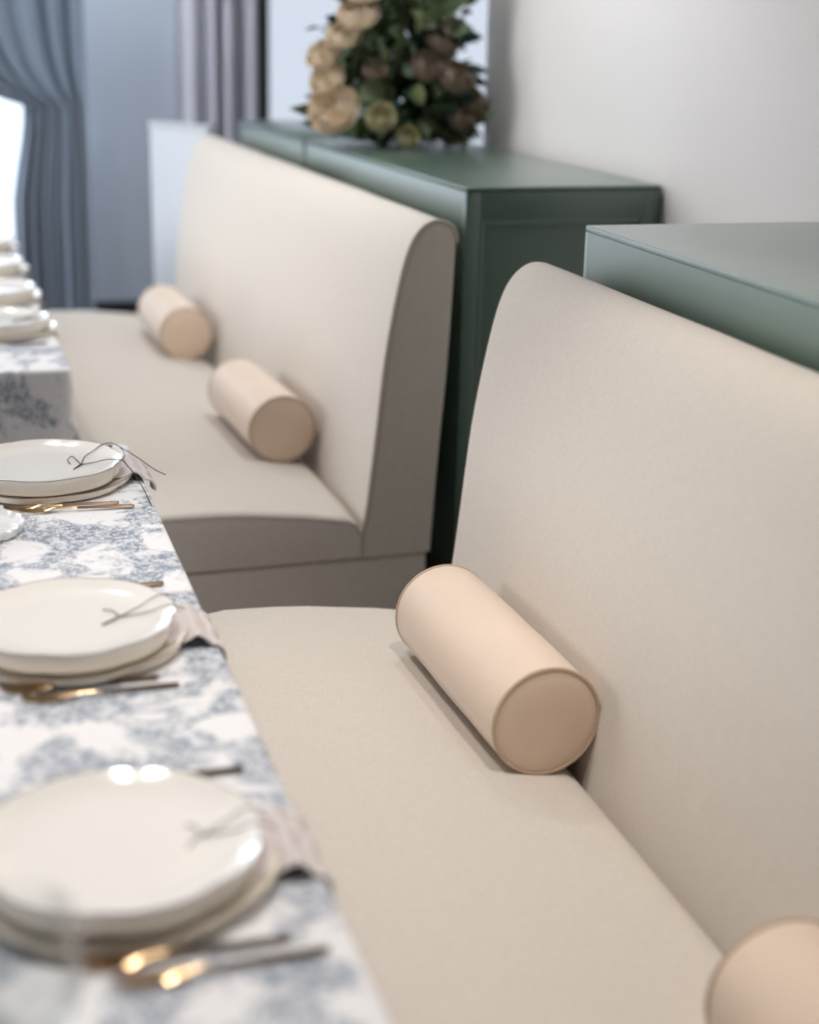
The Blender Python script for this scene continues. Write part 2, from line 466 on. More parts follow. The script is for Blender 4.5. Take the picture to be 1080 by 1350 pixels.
# ------------------------------------------------------------------ cabinets
def cabinet(label, x0, x1, y0, y1, h, turn=False, soft=0.0012, paint='green'):
    e = empty('low_cabinet', ((x0 + x1) / 2, (y0 + y1) / 2, 0)); ox, oy = e.location.x, e.location.y
    tag(e, label, 'cabinet', 'sage green cabinets behind the benches')
    def B(nm, a0, a1, b0, b1, c0, c1, m='green', bev=0.0, seg=2):
        m = paint if m == 'green' else m
        return box(nm, a0 - ox, a1 - ox, b0 - oy, b1 - oy, c0, c1, m, e, bev, seg)
    r = 0.016
    B('carcass', x0, x1 - 0.002, y0 + r, y1 - r, 0.0, h - 0.012)
    tp = B('top', x0, x1 - 0.001, y0, y1, h - 0.012, h, 'green', soft, 3)
    for ya, yb, s in ((y0, y0 + r, 1), (y1 - r, y1, -1)):
        zt = h - 0.012
        B('stile', x0, x0 + 0.038, ya, yb, 0, zt, 'green', 0.0006); B('stile', x1 - 0.045, x1 - 0.002, ya, yb, 0, zt, 'green', 0.0006)
        B('rail', x0 + 0.038, x1 - 0.045, ya, yb, zt - 0.068, zt, 'green', 0.0006); B('rail', x0 + 0.038, x1 - 0.045, ya, yb, 0, 0.12, 'green', 0.002)
        yc = ya - 0.003 if s == 1 else yb + 0.003
        ym0, ym1 = (yc, ya + 0.012) if s == 1 else (yb - 0.012, yc)
        mw = 0.012
        B('moulding', x0 + 0.038, x0 + 0.038 + mw, ym0, ym1, 0.12, zt - 0.068, 'green_edge', 0.004, 3)
        B('moulding', x1 - 0.045 - mw, x1 - 0.045, ym0, ym1, 0.12, zt - 0.068, 'green_edge', 0.004, 3)
        B('moulding', x0 + 0.038 + mw, x1 - 0.045 - mw, ym0, ym1, zt - 0.068 - mw, zt - 0.068, 'green_edge', 0.004, 3)
        B('moulding', x0 + 0.038 + mw, x1 - 0.045 - mw, ym0, ym1, 0.12, 0.12 + mw, 'green_edge', 0.004, 3)
    if turn: turn_about(e)
    return e
cabinet('near sage green cabinet behind the near bench, against the right wall', 1.207, XW - 0.003, 0.10, 2.78, 1.25, paint='green_lit')
cabinet('sage green cabinet with panelled dark end, carrying the flowers', 1.200, XW - 0.003, 3.485, 4.99, 1.25, True, 0.006)
cabinet('farthest sage green cabinet, beyond the flowers near the far window', 1.195, XW - 0.003, 4.996, 5.98, 1.248, True, 0.006)
# white end panel at the far end of the far bench
e = empty('end_panel', (0.92, 6.50, 0)); tag(e, 'white painted panel standing at the far end of the far bench', 'panel')
dx, dy = 1.045 - 0.842, 6.19 - 6.42
ang = math.atan2(dy, dx)
ln = math.hypot(dx, dy)
e.location = (0.944, 6.305, 0); e.rotation_euler = (0, 0, ang)
box('board', -ln / 2, ln / 2, -0.02, 0.02, 0, 1.195, 'white_panel', e, 0.004)
box('cap_rail', -ln / 2 - 0.004, ln / 2 + 0.004, -0.026, 0.026, 1.195, 1.212, 'white_panel', e, 0.004)

# ------------------------------------------------------------------ tables and cloths
def table(label, x0, x1, y0, y1, h):
    e = empty('dining_table', ((x0 + x1) / 2, (y0 + y1) / 2, 0)); tag(e, label, 'table')
    hx, hy = (x1 - x0) / 2, (y1 - y0) / 2
    box('tabletop', -hx, hx, -hy, hy, h - 0.035, h, 'wood', e, 0.004)
    for sx in (-1, 1):
        for sy in (-1, 1):
            cx_, cy_ = sx * (hx - 0.07), sy * (hy - 0.07)
            box('leg', cx_ - 0.03, cx_ + 0.03, cy_ - 0.03, cy_ + 0.03, 0, h - 0.035, 'wood', e, 0.004)
    return e
def tablecloth(label, x0, x1, y0, y1, z, seed, wave=0.032):
    rnd = random.Random(seed)
    hx, hy = (x1 - x0) / 2, (y1 - y0) / 2
    cr = 0.018
    def perim(n_side):
        pts = []
        for (sx, sy, a0) in ((1, 1, 0), (-1, 1, PI / 2), (-1, -1, PI), (1, -1, 1.5 * PI)):
            for k in range(6):
                a = a0 + PI / 2 * k / 5
                pts.append((sx * (hx - cr) + cr * math.cos(a), sy * (hy - cr) + cr * math.sin(a), math.cos(a), math.sin(a)))
        out = []
        for i in range(len(pts)):
            p, q = pts[i], pts[(i + 1) % len(pts)]
            d = math.hypot(q[0] - p[0], q[1] - p[1])
            n = max(1, int(d / 0.012))
            for k in range(n):
                t = k / n
                out.append(tuple(p[j] + (q[j] - p[j]) * t for j in range(4)))
        return out
    P = perim(0)
    s = 0; S = []
    for i, p in enumerate(P):
        S.append(s); q = P[(i + 1) % len(P)]; s += math.hypot(q[0] - p[0], q[1] - p[1])
    ph = [rnd.uniform(0, 6.28) for _ in range(4)]
    tot = s
    def ripple(s_):
        u = s_ / tot * 2 * PI
        return 0.55 * math.sin(round(tot / 0.21) * u + ph[0] + 1.2 * math.sin(5 * u + ph[1])) + 0.3 * math.sin(round(tot / 0.11) * u + ph[2]) + 0.45
    rows = [(-0.4, 0), (-0.2, 0), (-0.06, 0), (-0.02, 0), (-0.006, 0.0), (-0.002, -0.0012), (0.0, -0.004), (0.001, -0.012), (0.002, -0.04), (0.003, -0.09), (0.004, -0.16), (0.005, -0.26), (0.006, -0.40), (0.007, -0.55), (0.008, -z + 0.012)]
    bm = bmesh.new(); rings = []
    for off, dz in rows:
        amp = wave * smooth01(-dz / 0.45)
        rg = []
        for i, (px, py, nx, ny) in enumerate(P):
            o = off + amp * ripple(S[i])
            zz = z + dz
            if o < -0.03:      # inner rings of the flat top
                rg.append(Vector((max(-hx - o, min(hx + o, px)), max(-hy - o, min(hy + o, py)), zz)))
            else: rg.append(Vector((px + nx * o, py + ny * o, zz)))
        rings.append(rg)
    vs = loft(bm, rings, True, False)
    bm.faces.new(vs[0])
    o = obj('tablecloth', bm, 'toile', None, 60)
    o.location = ((x0 + x1) / 2, (y0 + y1) / 2, 0)
    tag(o, label, 'tablecloth', 'blue toile tablecloths')
    return o
TZ = 0.78
table('near dining table hidden under the near toile cloth', -0.57, 0.325, 0.52, 3.055, TZ - 0.003)
tablecloth('blue and white toile cloth on the near table', -0.575, 0.331, 0.515, 3.062, TZ, 3)
table('far dining table hidden under the far toile cloth', -0.61, 0.272, 3.79, 6.25, TZ - 0.003)
tablecloth('blue and white toile cloth on the far table, its short end hanging in shade', -0.615, 0.279, 3.785, 6.255, TZ, 11, 0.016)

# ------------------------------------------------------------------ place settings
def scallop(a, amp=0.022, lobes=8):
    t = abs(math.sin(lobes * a / 2))
    return 1 - amp + amp * (t ** 0.7)
def plate_mesh(name, R, prof, mat, amp, n=96, lobes=8, ribs=0.0):
    bm = bmesh.new(); rings = []
    for fr_, z, w_ in prof:
        rings.append([Vector((R * fr_ * (1 + w_ * (scallop(2 * PI * k / n, amp, lobes) - 1)) * math.cos(2 * PI * k / n), R * fr_ * (1 + w_ * (scallop(2 * PI * k / n, amp, lobes) - 1)) * math.sin(2 * PI * k / n), z + ribs * w_ * math.cos(24 * 2 * PI * k / n))) for k in range(n)])
    vs = loft(bm, rings, True, False)
    bm.faces.new(vs[0]); bm.faces.new(list(reversed(vs[-1])))
    bmesh.ops.recalc_face_normals(bm, faces=bm.faces); sharpen(bm, 50)
    me = bpy.data.meshes.new(name); bm.to_mesh(me); bm.free(); me.materials.append(M[mat]); return me
def rim_mesh(R, z, amp, lobes=8, r=0.0007, n=96, mat='rim'):
    bm = bmesh.new()
    tube(bm, [(R * scallop(2 * PI * k / n, amp, lobes) * math.cos(2 * PI * k / n), R * scallop(2 * PI * k / n, amp, lobes) * math.sin(2 * PI * k / n), z) for k in range(n)], r, 5, True)
    sharpen(bm, 60)
    me = bpy.data.meshes.new('rim_line'); bm.to_mesh(me); bm.free(); me.materials.append(M[mat]); return me
# (fraction of radius, height, scallop weight): from the top centre outwards, round the lip and back beneath
PROF_LOW = [(0.02, 0.0060, 0), (0.60, 0.0060, 0), (0.85, 0.0065, 0.4), (0.92, 0.0090, 0.8), (0.98, 0.0145, 1), (1.0, 0.0170, 1),
        (1.003, 0.0155, 1), (0.99, 0.0100, 1), (0.965, 0.0040, 1), (0.92, 0.0005, 0.9), (0.88, 0.0, 0.5), (0.84, 0.0, 0.2), (0.82, 0.002, 0), (0.02, 0.002, 0)]
PROF_TOP = [(0.02, 0.0190, 0), (0.60, 0.0192, 0), (0.80, 0.0205, 0.4), (0.90, 0.0250, 0.8), (0.97, 0.0300, 1), (1.0, 0.0320, 1),
        (1.003, 0.0305, 1), (0.998, 0.0230, 1), (0.985, 0.0110, 1), (0.955, 0.0025, 0.9), (0.92, 0.0, 0.6), (0.88, 0.0, 0.3), (0.86, 0.003, 0), (0.02, 0.003, 0)]
RT, RB = 0.148, 0.167
plate_top_me = plate_mesh('dinner_plate', RT, PROF_TOP, 'china', 0.03)
plate_low_me = plate_mesh('charger_plate', RB, PROF_LOW, 'charger', 0.03)
rim_top_me = rim_mesh(RT * 1.0, 0.0318, 0.03)
rim_low_me = rim_mesh(RB * 1.0, 0.0168, 0.03)
bread_me = plate_mesh('bread_plate', 0.085, [(f_, z_ * 1.0, w_) for f_, z_, w_ in PROF_LOW], 'white_china', 0.05, lobes=12, ribs=0.0012)

def plate(name, me, rme, loc, rz, label, cat, grp):
    e = empty(name, loc, rz); tag(e, label, cat, grp)
    inst('dish', me, e)
    if rme: inst('rim_line', rme, e)
    return e

def napkin_mesh(hang, seed):
    rnd = random.Random(seed)
    # local: x along towards the bench, 0 at plate centre; y across
    path = [(0.00, 0.0), (0.06, 0.0), (0.115, 0.0005), (0.13, 0.002), (0.147, 0.0025), (0.158, 0.0080), (0.166, 0.0115), (0.174, 0.0085), (0.181, 0.0015), (0.187, -0.0045), (0.193, -0.0055), (0.199, -0.010), (0.203, -0.018), (0.2045, -0.018 - hang * 0.5), (0.2050, -0.018 - hang)]
    cp = catmull([(x, 0, z) for x, z in path], 4)
    bm = bmesh.new(); rows_t = []; 
    W_ = 13
    for i, p in enumerate(cp):
        t = i / (len(cp) - 1)
        wd = 0.060 + 0.008 * t
        rows_t.append([Vector((p.x + 0.004 * t * math.sin(k * 1.1), (k / (W_ - 1) * 2 - 1) * wd, p.z + 0.0022 * max(0, t - 0.45) * math.sin(k * 1.3 + seed) * 2)) for k in range(W_)])
    top = [[bm.verts.new(v + Vector((0.0, 0, 0.0018))) for v in r] for r in rows_t]
    bot = [[bm.verts.new(v - Vector((0.0012, 0, 0.0006))) for v in r] for r in rows_t]
    n = len(top)
    for i in range(n - 1):
        for k in range(W_ - 1):
            bm.faces.new((top[i][k], top[i][k + 1], top[i + 1][k + 1], top[i + 1][k]))
            bm.faces.new((bot[i][k], bot[i + 1][k], bot[i + 1][k + 1], bot[i][k + 1]))
        bm.faces.new((top[i][0], top[i + 1][0], bot[i + 1][0], bot[i][0]))
        bm.faces.new((top[i][-1], bot[i][-1], bot[i + 1][-1], top[i + 1][-1]))
    for k in range(W_ - 1):
        bm.faces.new((top[0][k], bot[0][k], bot[0][k + 1], top[0][k + 1]))
        bm.faces.new((top[-1][k], top[-1][k + 1], bot[-1][k + 1], bot[-1][k]))
    return bm

# cutlery lies along +x (handle end at x=0, tip at x=-0.2)
def ribbon(bm, pts, widths, th, arch=0.0):
    rings = []
    for (x, y, z), w_ in zip(pts, widths):
        h = w_ / 2
        rings.append([Vector((x, y - h, z)), Vector((x, y - h * 0.5, z + th * 0.9)), Vector((x, y + h * 0.5, z + th * 0.9)), Vector((x, y + h, z)), Vector((x, y + h * 0.5, z - th * 0.4)), Vector((x, y - h * 0.5, z - th * 0.4))])
    loft(bm, rings)
    return bm
def fork_proto():
    e = empty('fork')
    bm = bmesh.new()
    ribbon(bm, [(0, 0, 0.0028), (-0.004, 0, 0.003), (-0.05, 0, 0.0042), (-0.10, 0, 0.0050)], [0.007, 0.0095, 0.0085, 0.006], 0.0032)
    obj('handle', bm, 'bronze', e)
    bm = bmesh.new()
    ribbon(bm, [(-0.10, 0, 0.0050), (-0.125, 0, 0.0075), (-0.138, 0, 0.0080), (-0.150, 0, 0.0060), (-0.158, 0, 0.0045)], [0.006, 0.0055, 0.014, 0.022, 0.0235], 0.0022)
    hd = obj('head', bm, 'gold', e)
    for k in range(4):
        yy = -0.0095 + k * 0.00633
        bm = bmesh.new()
        ribbon(bm, [(-0.157, yy, 0.0046), (-0.175, yy, 0.0040), (-0.190, yy, 0.0058), (-0.202, yy, 0.0090)], [0.0042, 0.0036, 0.0030, 0.0014], 0.0018)
        obj('tine', bm, 'gold', hd)
    return e
def knife_proto():
    e = empty('knife')
    bm = bmesh.new()
    ribbon(bm, [(0, 0, 0.0030), (-0.004, 0, 0.0032), (-0.05, 0, 0.0038), (-0.092, 0, 0.0034)], [0.008, 0.0115, 0.0105, 0.0085], 0.0036)
    obj('handle', bm, 'bronze', e)
    bm = bmesh.new()
    ribbon(bm, [(-0.092, 0, 0.0034), (-0.098, 0, 0.003), (-0.105, -0.002, 0.0026), (-0.16, -0.002, 0.0026), (-0.19, 0.0, 0.0026), (-0.212, 0.004, 0.0026)], [0.0085, 0.012, 0.017, 0.0185, 0.014, 0.003], 0.0014)
    obj('blade', bm, 'gold', e)
    return e
fork0, knife0 = fork_proto(), knife_proto()
used = {'fork': False, 'knife': False}
def cutlery(kind, loc, rz, label):
    src = fork0 if kind == 'fork' else knife0
    o = src if not used[kind] else copy_tree(src)
    used[kind] = True
    o.location = loc; o.rotation_euler = (0, 0, rz)
    tag(o, label, kind, 'gold cutlery on the tables')
    return o
def cord(name, paths, label, r=0.0009):
    bm = bmesh.new()
    for p in paths: tube(bm, catmull(p, 6), r, 6)
    x = sum(v.co.x for v in bm.verts) / len(bm.verts); y = sum(v.co.y for v in bm.verts) / len(bm.verts); z = min(v.co.z for v in bm.verts)
    for v in bm.verts: v.co -= Vector((x, y, z))
    o = obj(name, bm, 'cord', None, 60); o.location = (x, y, z)
    return tag(o, label, 'cord', 'dark cords tied round the place settings')

zl = TZ + 0.0005
ZT = zl + 0.0070 + 0.0035         # foot of the upper plate: rests on napkin over the charger
near_sets = [((0.146, 2.825), 'at the far end of the near table'), ((0.130, 2.022), 'in the middle of the near table'), ((0.128, 1.398), 'nearest the camera on the near table')]
for i, ((px, py), where) in enumerate(near_sets):
    plate('charger_plate', plate_low_me, rim_low_me, (px, py, zl), 0.2 + i, 'ivory scalloped charger plate under the upper plate ' + where, 'plate', 'charger plates')
    plate('dinner_plate', plate_top_me, rim_top_me, (px, py, ZT), 0.35 + i * 0.9, 'cream scalloped dinner plate on top ' + where, 'plate', 'dinner plates')
    o = obj('napkin', napkin_mesh((0.012, 0.016, 0.016)[i], i + 1), 'napkin', None, 60)
    o.location = (px + (0.0, 0.004, 0.006)[i], py + (0.02, 0.0, 0.0)[i], zl + 0.0072)
    tag(o, 'pale mauve napkin between the plates ' + where, 'napkin', 'napkins on the tables')
# cutlery of the near table
for (x, y, rz, kind, lab) in [
    (0.292, 2.622, -0.05, 'fork', 'outer gold fork beside the far plate of the near table'),
    (0.268, 2.648, 0.0, 'fork', 'inner gold fork beside the far plate of the near table'),
    (0.297, 3.030, 0.03, 'knife', 'gold knife beyond the far plate, at the end of the near table'),
    (0.255, 1.838, 0.03, 'fork', 'outer gold fork in front of the middle plate of the near table'),
    (0.232, 1.868, 0.01, 'fork', 'inner gold fork in front of the middle plate of the near table'),
    (0.288, 2.218, 0.0, 'knife', 'gold knife behind the middle plate of the near table'),
    (0.303, 1.205, 0.04, 'fork', 'outer gold fork in front of the plate nearest the camera'),
    (0.272, 1.232, 0.0, 'fork', 'inner gold fork in front of the plate nearest the camera'),
    (0.292, 1.583, 0.0, 'knife', 'gold knife behind the plate nearest the camera')]:
    cutlery(kind, (x, y, zl), rz, lab)
# cords
zt = ZT + 0.031
zi = ZT + 0.0198
cord('tied_cord', [
    [(0.198, 2.823, zi), (0.194, 2.842, zi + .003), (0.204, 2.862, zi + .004), (0.211, 2.842, zi + .002), (0.217, 2.812, zi + .001)],
    [(0.200, 2.786, zi), (0.209, 2.797, zi + .001), (0.218, 2.812, zi + .001)],
    [(0.203, 2.790, zi + .001), (0.213, 2.806, zi + .002), (0.220, 2.813, zi + .002)],
    [(0.217, 2.812, zi + .001), (0.242, 2.816, zi + .003), (0.268, 2.802, zt), (0.291, 2.780, zt + .003)],
    [(0.217, 2.814, zi + .001), (0.228, 2.862, zi + .002), (0.246, 2.892, zi + .004), (0.266, 2.906, zt + .001), (0.283, 2.908, zt + .003)],
    [(0.283, 2.908, zt + .003), (0.296, 2.882, zt + .002), (0.300, 2.83, zt + .001), (0.291, 2.780, zt + .003)],
    [(0.291, 2.780, zt + .003), (0.306, 2.745, zt - .012), (0.318, 2.70, zl + .012), (0.322, 2.665, zl + .004), (0.323, 2.62, zl + .002)],
    [(0.296, 2.882, zt + .002), (0.325, 2.82, zt - .006), (0.345, 2.775, zt - .014), (0.358, 2.755, zt - .018), (0.366, 2.745, zt - .020)]],
    'thin dark cord tied in a bow over the far plate of the near table')
cord('tied_cord', [
    [(0.172, 2.000, zi), (0.186, 2.008, zi + .002), (0.200, 2.022, zi + .002)], [(0.173, 2.001, zi + .001), (0.199, 2.021, zi + .003)],
    [(0.200, 2.022, zi + .002), (0.192, 2.045, zi + .003), (0.180, 2.055, zi + .002)],
    [(0.200, 2.022, zi + .002), (0.24, 2.026, zi + .004), (0.270, 2.024, zt + .002), (0.292, 2.02, zt - .005)],
    [(0.200, 2.022, zi + .002), (0.23, 2.050, zi + .004), (0.262, 2.066, zt + .002), (0.288, 2.065, zt - .002)]],
    'thin dark cord tied over the middle plate of the near table', 0.0009)
cord('tied_cord', [
    [(0.196, 1.375, zi), (0.205, 1.388, zi + .002), (0.214, 1.394, zi + .002)],
    [(0.214, 1.394, zi + .002), (0.208, 1.412, zi + .003), (0.200, 1.418, zi + .002)],
    [(0.214, 1.394, zi + .002), (0.25, 1.392, zi + .004), (0.270, 1.385, zt + .002), (0.288, 1.38, zt - .004)],
    [(0.214, 1.394, zi + .002), (0.24, 1.412, zi + .004), (0.264, 1.42, zt + .002), (0.284, 1.418, zt - .002)]],
    'thin dark cord tied over the plate nearest the camera', 0.0008)
plate('bread_plate', bread_me, None, (0.012, 2.545, zl), 0.1, 'small white ribbed bread plate at the left edge between two plates', 'plate', None)

# far table settings
far_y = [4.30, 4.82, 5.36, 5.90]
fw_ = ['first on the far table from its hanging end', 'second on the far table from its hanging end', 'third on the far table from its hanging end', 'last on the far table by the bright window']
for i, (y, where) in enumerate(zip(far_y, fw_)):
    px = 0.128 + 0.003 * i
    plate('charger_plate', plate_low_me, rim_low_me, (px, y, zl), 0.5 + i, 'ivory scalloped charger plate, ' + where, 'plate', 'charger plates')
    plate('dinner_plate', plate_top_me, rim_top_me, (px, y, ZT), 0.1 + i * 0.7, 'cream scalloped dinner plate, ' + where, 'plate', 'dinner plates')
    cutlery('fork', (0.248, y - 0.20, zl), 0.02, 'gold fork beside the plate ' + where)
    o = obj('napkin', napkin_mesh(0.004, i + 7), 'napkin', None, 60)
    o.location = (px - 0.042 + 0.008 * i * 0, y, zl + 0.0072)
    tag(o, 'pale napkin under the plate ' + where, 'napkin', 'napkins on the tables')
cord('tied_cord', [
    [(0.17, 4.27, zi), (0.18, 4.29, zi + .003), (0.195, 4.30, zi + .002)],
    [(0.195, 4.30, zi + .002), (0.23, 4.30, zi + .004), (0.258, 4.29, zt + .002), (0.274, 4.28, zt)],
    [(0.195, 4.30, zi + .002), (0.22, 4.33, zi + .004), (0.25, 4.35, zt + .002), (0.262, 4.35, zt)]],
    'dark cord tied over the first plate of the far table', 0.0014)

# the far table and all that lies on it stand slightly askew, in line with the far bench
FT = math.radians(1.2)
for o in list(C.objects):
    if o.parent is None and o.name.split('.')[0] in ('dining_table', 'tablecloth', 'charger_plate', 'dinner_plate', 'napkin', 'fork', 'tied_cord') and o.location.y > 3.7:
        x, y = o.location.x - 0.279, o.location.y - 3.785
        o.location.x = 0.279 + x * math.cos(FT) - y * math.sin(FT); o.location.y = 3.785 + x * math.sin(FT) + y * math.cos(FT)
        o.rotation_euler.z += FT

# wine glass close to the camera
e = empty('wine_glass', (0.022, 1.02, zl)); tag(e, 'clear blurred wine glass in the bottom left corner, close to the camera', 'glass')
obj('foot', lathe(bmesh.new(), [(0.036, 0.0005), (0.036, 0.0018), (0.02, 0.004), (0.006, 0.008), (0.0045, 0.012), (0.0035, 0.0005)], 40), 'glass', e)
obj('stem', lathe(bmesh.new(), [(0.0042, 0.010), (0.0036, 0.03), (0.0036, 0.07), (0.005, 0.085), (0.010, 0.092)], 24, True, True), 'glass', e)
obj('bowl', lathe(bmesh.new(), [(0.004, 0.088), (0.018, 0.094), (0.032, 0.108), (0.040, 0.13), (0.042, 0.15), (0.040, 0.175), (0.036, 0.205), (0.0348, 0.205), (0.0388, 0.175), (0.0408, 0.15), (0.0388, 0.131), (0.031, 0.110), (0.017, 0.0965), (0.004, 0.091)], 48), 'glass', e)

# ------------------------------------------------------------------ curtains
def curtain(label, y0, zs, left, right, folds, amp, mat, tie=None, seed=1, th=0.006):
    rnd = random.Random(seed)
    e = empty('curtain', (0, y0, 0)); tag(e, label, 'curtain')
    U = folds * 12
    jit = [rnd.uniform(-0.25, 0.25) for _ in range(folds + 2)]
    bm = bmesh.new(); F = []; B_ = []
    for z in zs:
        l, r = left(z), right(z); rf = []; rb = []
        for k in range(U + 1):
            u = k / U
            uu = u + 0.35 / folds * math.sin(2 * PI * u * folds / 2.7 + seed)  * u * (1 - u) * 4 * 0.6
            x = l + (r - l) * uu
            a = amp(z) * (1 + 0.4 * math.sin(5 * u + seed))
            y = a * math.sin(2 * PI * folds * u + jit[int(u * folds)] * 0.5 + 0.25 * math.sin(z * 2))
            rf.append(bm.verts.new((x, y - th / 2, z))); rb.append(bm.verts.new((x, y + th / 2, z)))
        F.append(rf); B_.append(rb)
    for i in range(len(zs) - 1):
        for k in range(U):
            bm.faces.new((F[i][k], F[i][k + 1], F[i + 1][k + 1], F[i + 1][k]))
            bm.faces.new((B_[i][k], B_[i + 1][k], B_[i + 1][k + 1], B_[i][k + 1]))
        bm.faces.new((F[i][0], F[i + 1][0], B_[i + 1][0], B_[i][0])); bm.faces.new((F[i][-1], B_[i][-1], B_[i + 1][-1], F[i + 1][-1]))
    for i in (0, -1):
        for k in range(U): bm.faces.new((F[i][k], B_[i][k], B_[i][k + 1], F[i][k + 1]))
    obj('drape', bm, mat, e, 70)
    if tie: tie(e)
    return e
ZS = [0.02, 0.2, 0.4, 0.6, 0.8, 0.95, 1.05, 1.12, 1.17, 1.20, 1.22, 1.24, 1.27, 1.32, 1.40, 1.5, 1.6, 1.75, 1.95, 2.2, 2.5, 2.68]
def clamp(x, a, b): return max(a, min(b, x))
def left_A(z):
    if z < 1.22: return 0.375 - 0.07 * smooth01((1.22 - z) / 0.5)
    t = (z - 1.22)
    return 0.375 - 0.9 * (1 - math.exp(-t / 0.12)) * 0.42 - 0.35 * t
def right_A(z): return 0.655 + 0.012 * math.sin(z * 2.0) + 0.02 * smooth01((z - 1.2) / 0.8) - 0.0
def amp_A(z): return 0.024 + 0.035 * abs(z - 1.2) ** 0.5
def tie_A(e):
    bm = bmesh.new()
    pts = [(0.50 + 0.155 * math.cos(a), 0.06 * math.sin(a), 1.20 + 0.03 * math.cos(a)) for a in [2 * PI * k / 32 for k in range(32)]]
    rings = []
    for p in pts: rings.append([Vector((p[0], p[1], p[2] + dz)) * 1 + Vector((s * 0.0, 0, 0)) for dz, s in ((-0.02, 0), (0.02, 0))])
    n = len(pts)
    vs = [[bm.verts.new(v) for v in r] for r in rings]
    vi = [[bm.verts.new(Vector((0.50 + (v.x - 0.50) * 0.96, v.y * 0.9, v.z))) for v in r] for r in rings]
    for i in range(n):
        j = (i + 1) % n
        bm.faces.new((vs[i][0], vs[j][0], vs[j][1], vs[i][1])); bm.faces.new((vi[i][0], vi[i][1], vi[j][1], vi[j][0]))
        bm.faces.new((vs[i][1], vs[j][1], vi[j][1], vi[i][1])); bm.faces.new((vs[i][0], vi[i][0], vi[j][0], vs[j][0]))
    obj('tieback', bm, 'curtain', e)
curtain('slate blue curtain tied back beside the bright window at the left edge', 7.33, ZS, left_A, right_A, 7, amp_A, 'curtain', None, 2)
ZB = [0.02, 0.5, 1.0, 1.4, 1.8, 2.3, 2.68]
curtain('pale lilac curtain hanging between the grey wall and the black window frame', 7.40, ZB, lambda z: 1.09, lambda z: 1.47, 4, lambda z: 0.04, 'curtain_pale', None, 5)

# ------------------------------------------------------------------ flowers
def rose_mesh(mat, seed):
    rnd = random.Random(seed)
    bm = bmesh.new()
    def petal(R, h, tilt, az, wd):
        U, V = 6, 5; g = []
        for j in range(V + 1):
            v = j / V; row = []
            for i in range(U + 1):
                u = i / U * 2 - 1
                a = az + u * wd * (0.35 + 0.65 * math.sin(PI * min(1, v * 0.62 + 0.15)))
                rr = R * math.sin(PI * (0.13 + 0.52 * v)) + tilt * v ** 4 * 0.35
                z = h * v * (1 - 0.20 * u * u * v) - 0.18 * tilt * v ** 4
                row.append(bm.verts.new((rr * math.cos(a), rr * math.sin(a), z)))
            g.append(row)
        for j in range(V):
            for i in range(U): bm.faces.new((g[j][i], g[j][i + 1], g[j + 1][i + 1], g[j + 1][i]))
    for ring, (R, h, t, n, wd) in enumerate(((0.12, 1.02, 0.0, 3, 1.5), (0.28, 1.04, 0.0, 3, 1.3), (0.44, 1.02, 0.03, 4, 1.05), (0.60, 0.98, 0.10, 5, 0.9), (0.76, 0.90, 0.25, 6, 0.76), (0.90, 0.72, 0.45, 7, 0.66))):
        for k in range(n):
            petal(R, h * rnd.uniform(0.93, 1.05), t * rnd.uniform(0.8, 1.2), 2 * PI * k / n + ring * 0.7 + rnd.uniform(-0.15, 0.15), wd)
    sharpen(bm, 80)
    me = bpy.data.meshes.new('rose'); bm.to_mesh(me); bm.free(); me.materials.append(M[mat]); return me
def leaf_mesh(mat, ln=1.0, wd=0.42):
    bm = bmesh.new(); N = 6; Lr = []; Mr = []; Rr = []
    for i in range(N + 1):
        t = i / N; w_ = wd * math.sin(PI * t ** 0.8) * 0.5 + 0.004; z = -0.25 * t * t
        Lr.append(bm.verts.new((t * ln, -w_, z + 0.10 * w_ / wd))); Mr.append(bm.verts.new((t * ln, 0, z))); Rr.append(bm.verts.new((t * ln, w_, z + 0.10 * w_ / wd)))
    for i in range(N):
        bm.faces.new((Lr[i], Lr[i + 1], Mr[i + 1], Mr[i])); bm.faces.new((Mr[i], Mr[i + 1], Rr[i + 1], Rr[i]))
    sharpen(bm, 80)
    me = bpy.data.meshes.new('leaf'); bm.to_mesh(me); bm.free(); me.materials.append(M[mat]); return me
FL = (1.43, 4.80, 1.2502)
fe = empty('flower_arrangement', FL); tag(fe, 'lush arrangement of cream roses and dark foliage on the green cabinet', 'flowers')
obj('bowl', lathe(bmesh.new(), [(0.05, 0.0), (0.07, 0.004), (0.10, 0.04), (0.11, 0.08), (0.106, 0.08), (0.096, 0.042), (0.066, 0.008), (0.03, 0.006)], 32, True, True), 'glass', fe)
rm = {k: rose_mesh(k, i + 3) for i, k in enumerate(('rose', 'rose_y', 'rose_d'))}
def fx(x, y, z): return (x - FL[0], y - FL[1], z - FL[2])
ROSES = [(1.180, 4.66, 1.345, 0.085, 'rose'), (1.165, 4.70, 1.43, 0.060, 'rose'), (1.300, 4.60, 1.335, 0.050, 'rose_y'), (1.165, 4.74, 1.50, 0.062, 'rose'), (1.215, 4.70, 1.56, 0.060, 'rose'), (1.25, 4.68, 1.615, 0.070, 'rose'),
         (1.275, 4.70, 1.69, 0.080, 'rose'), (1.385, 4.60, 1.280, 0.038, 'rose_y'), (1.45, 4.64, 1.475, 0.060, 'rose_d'), (1.53, 4.63, 1.445, 0.065, 'rose_d'), (1.50, 4.68, 1.55, 0.055, 'rose_d'), (1.60, 4.66, 1.375, 0.055, 'rose_d'), (1.29, 4.64, 1.47, 0.042, 'rose_d'), (1.55, 4.62, 1.33, 0.045, 'rose_d')]
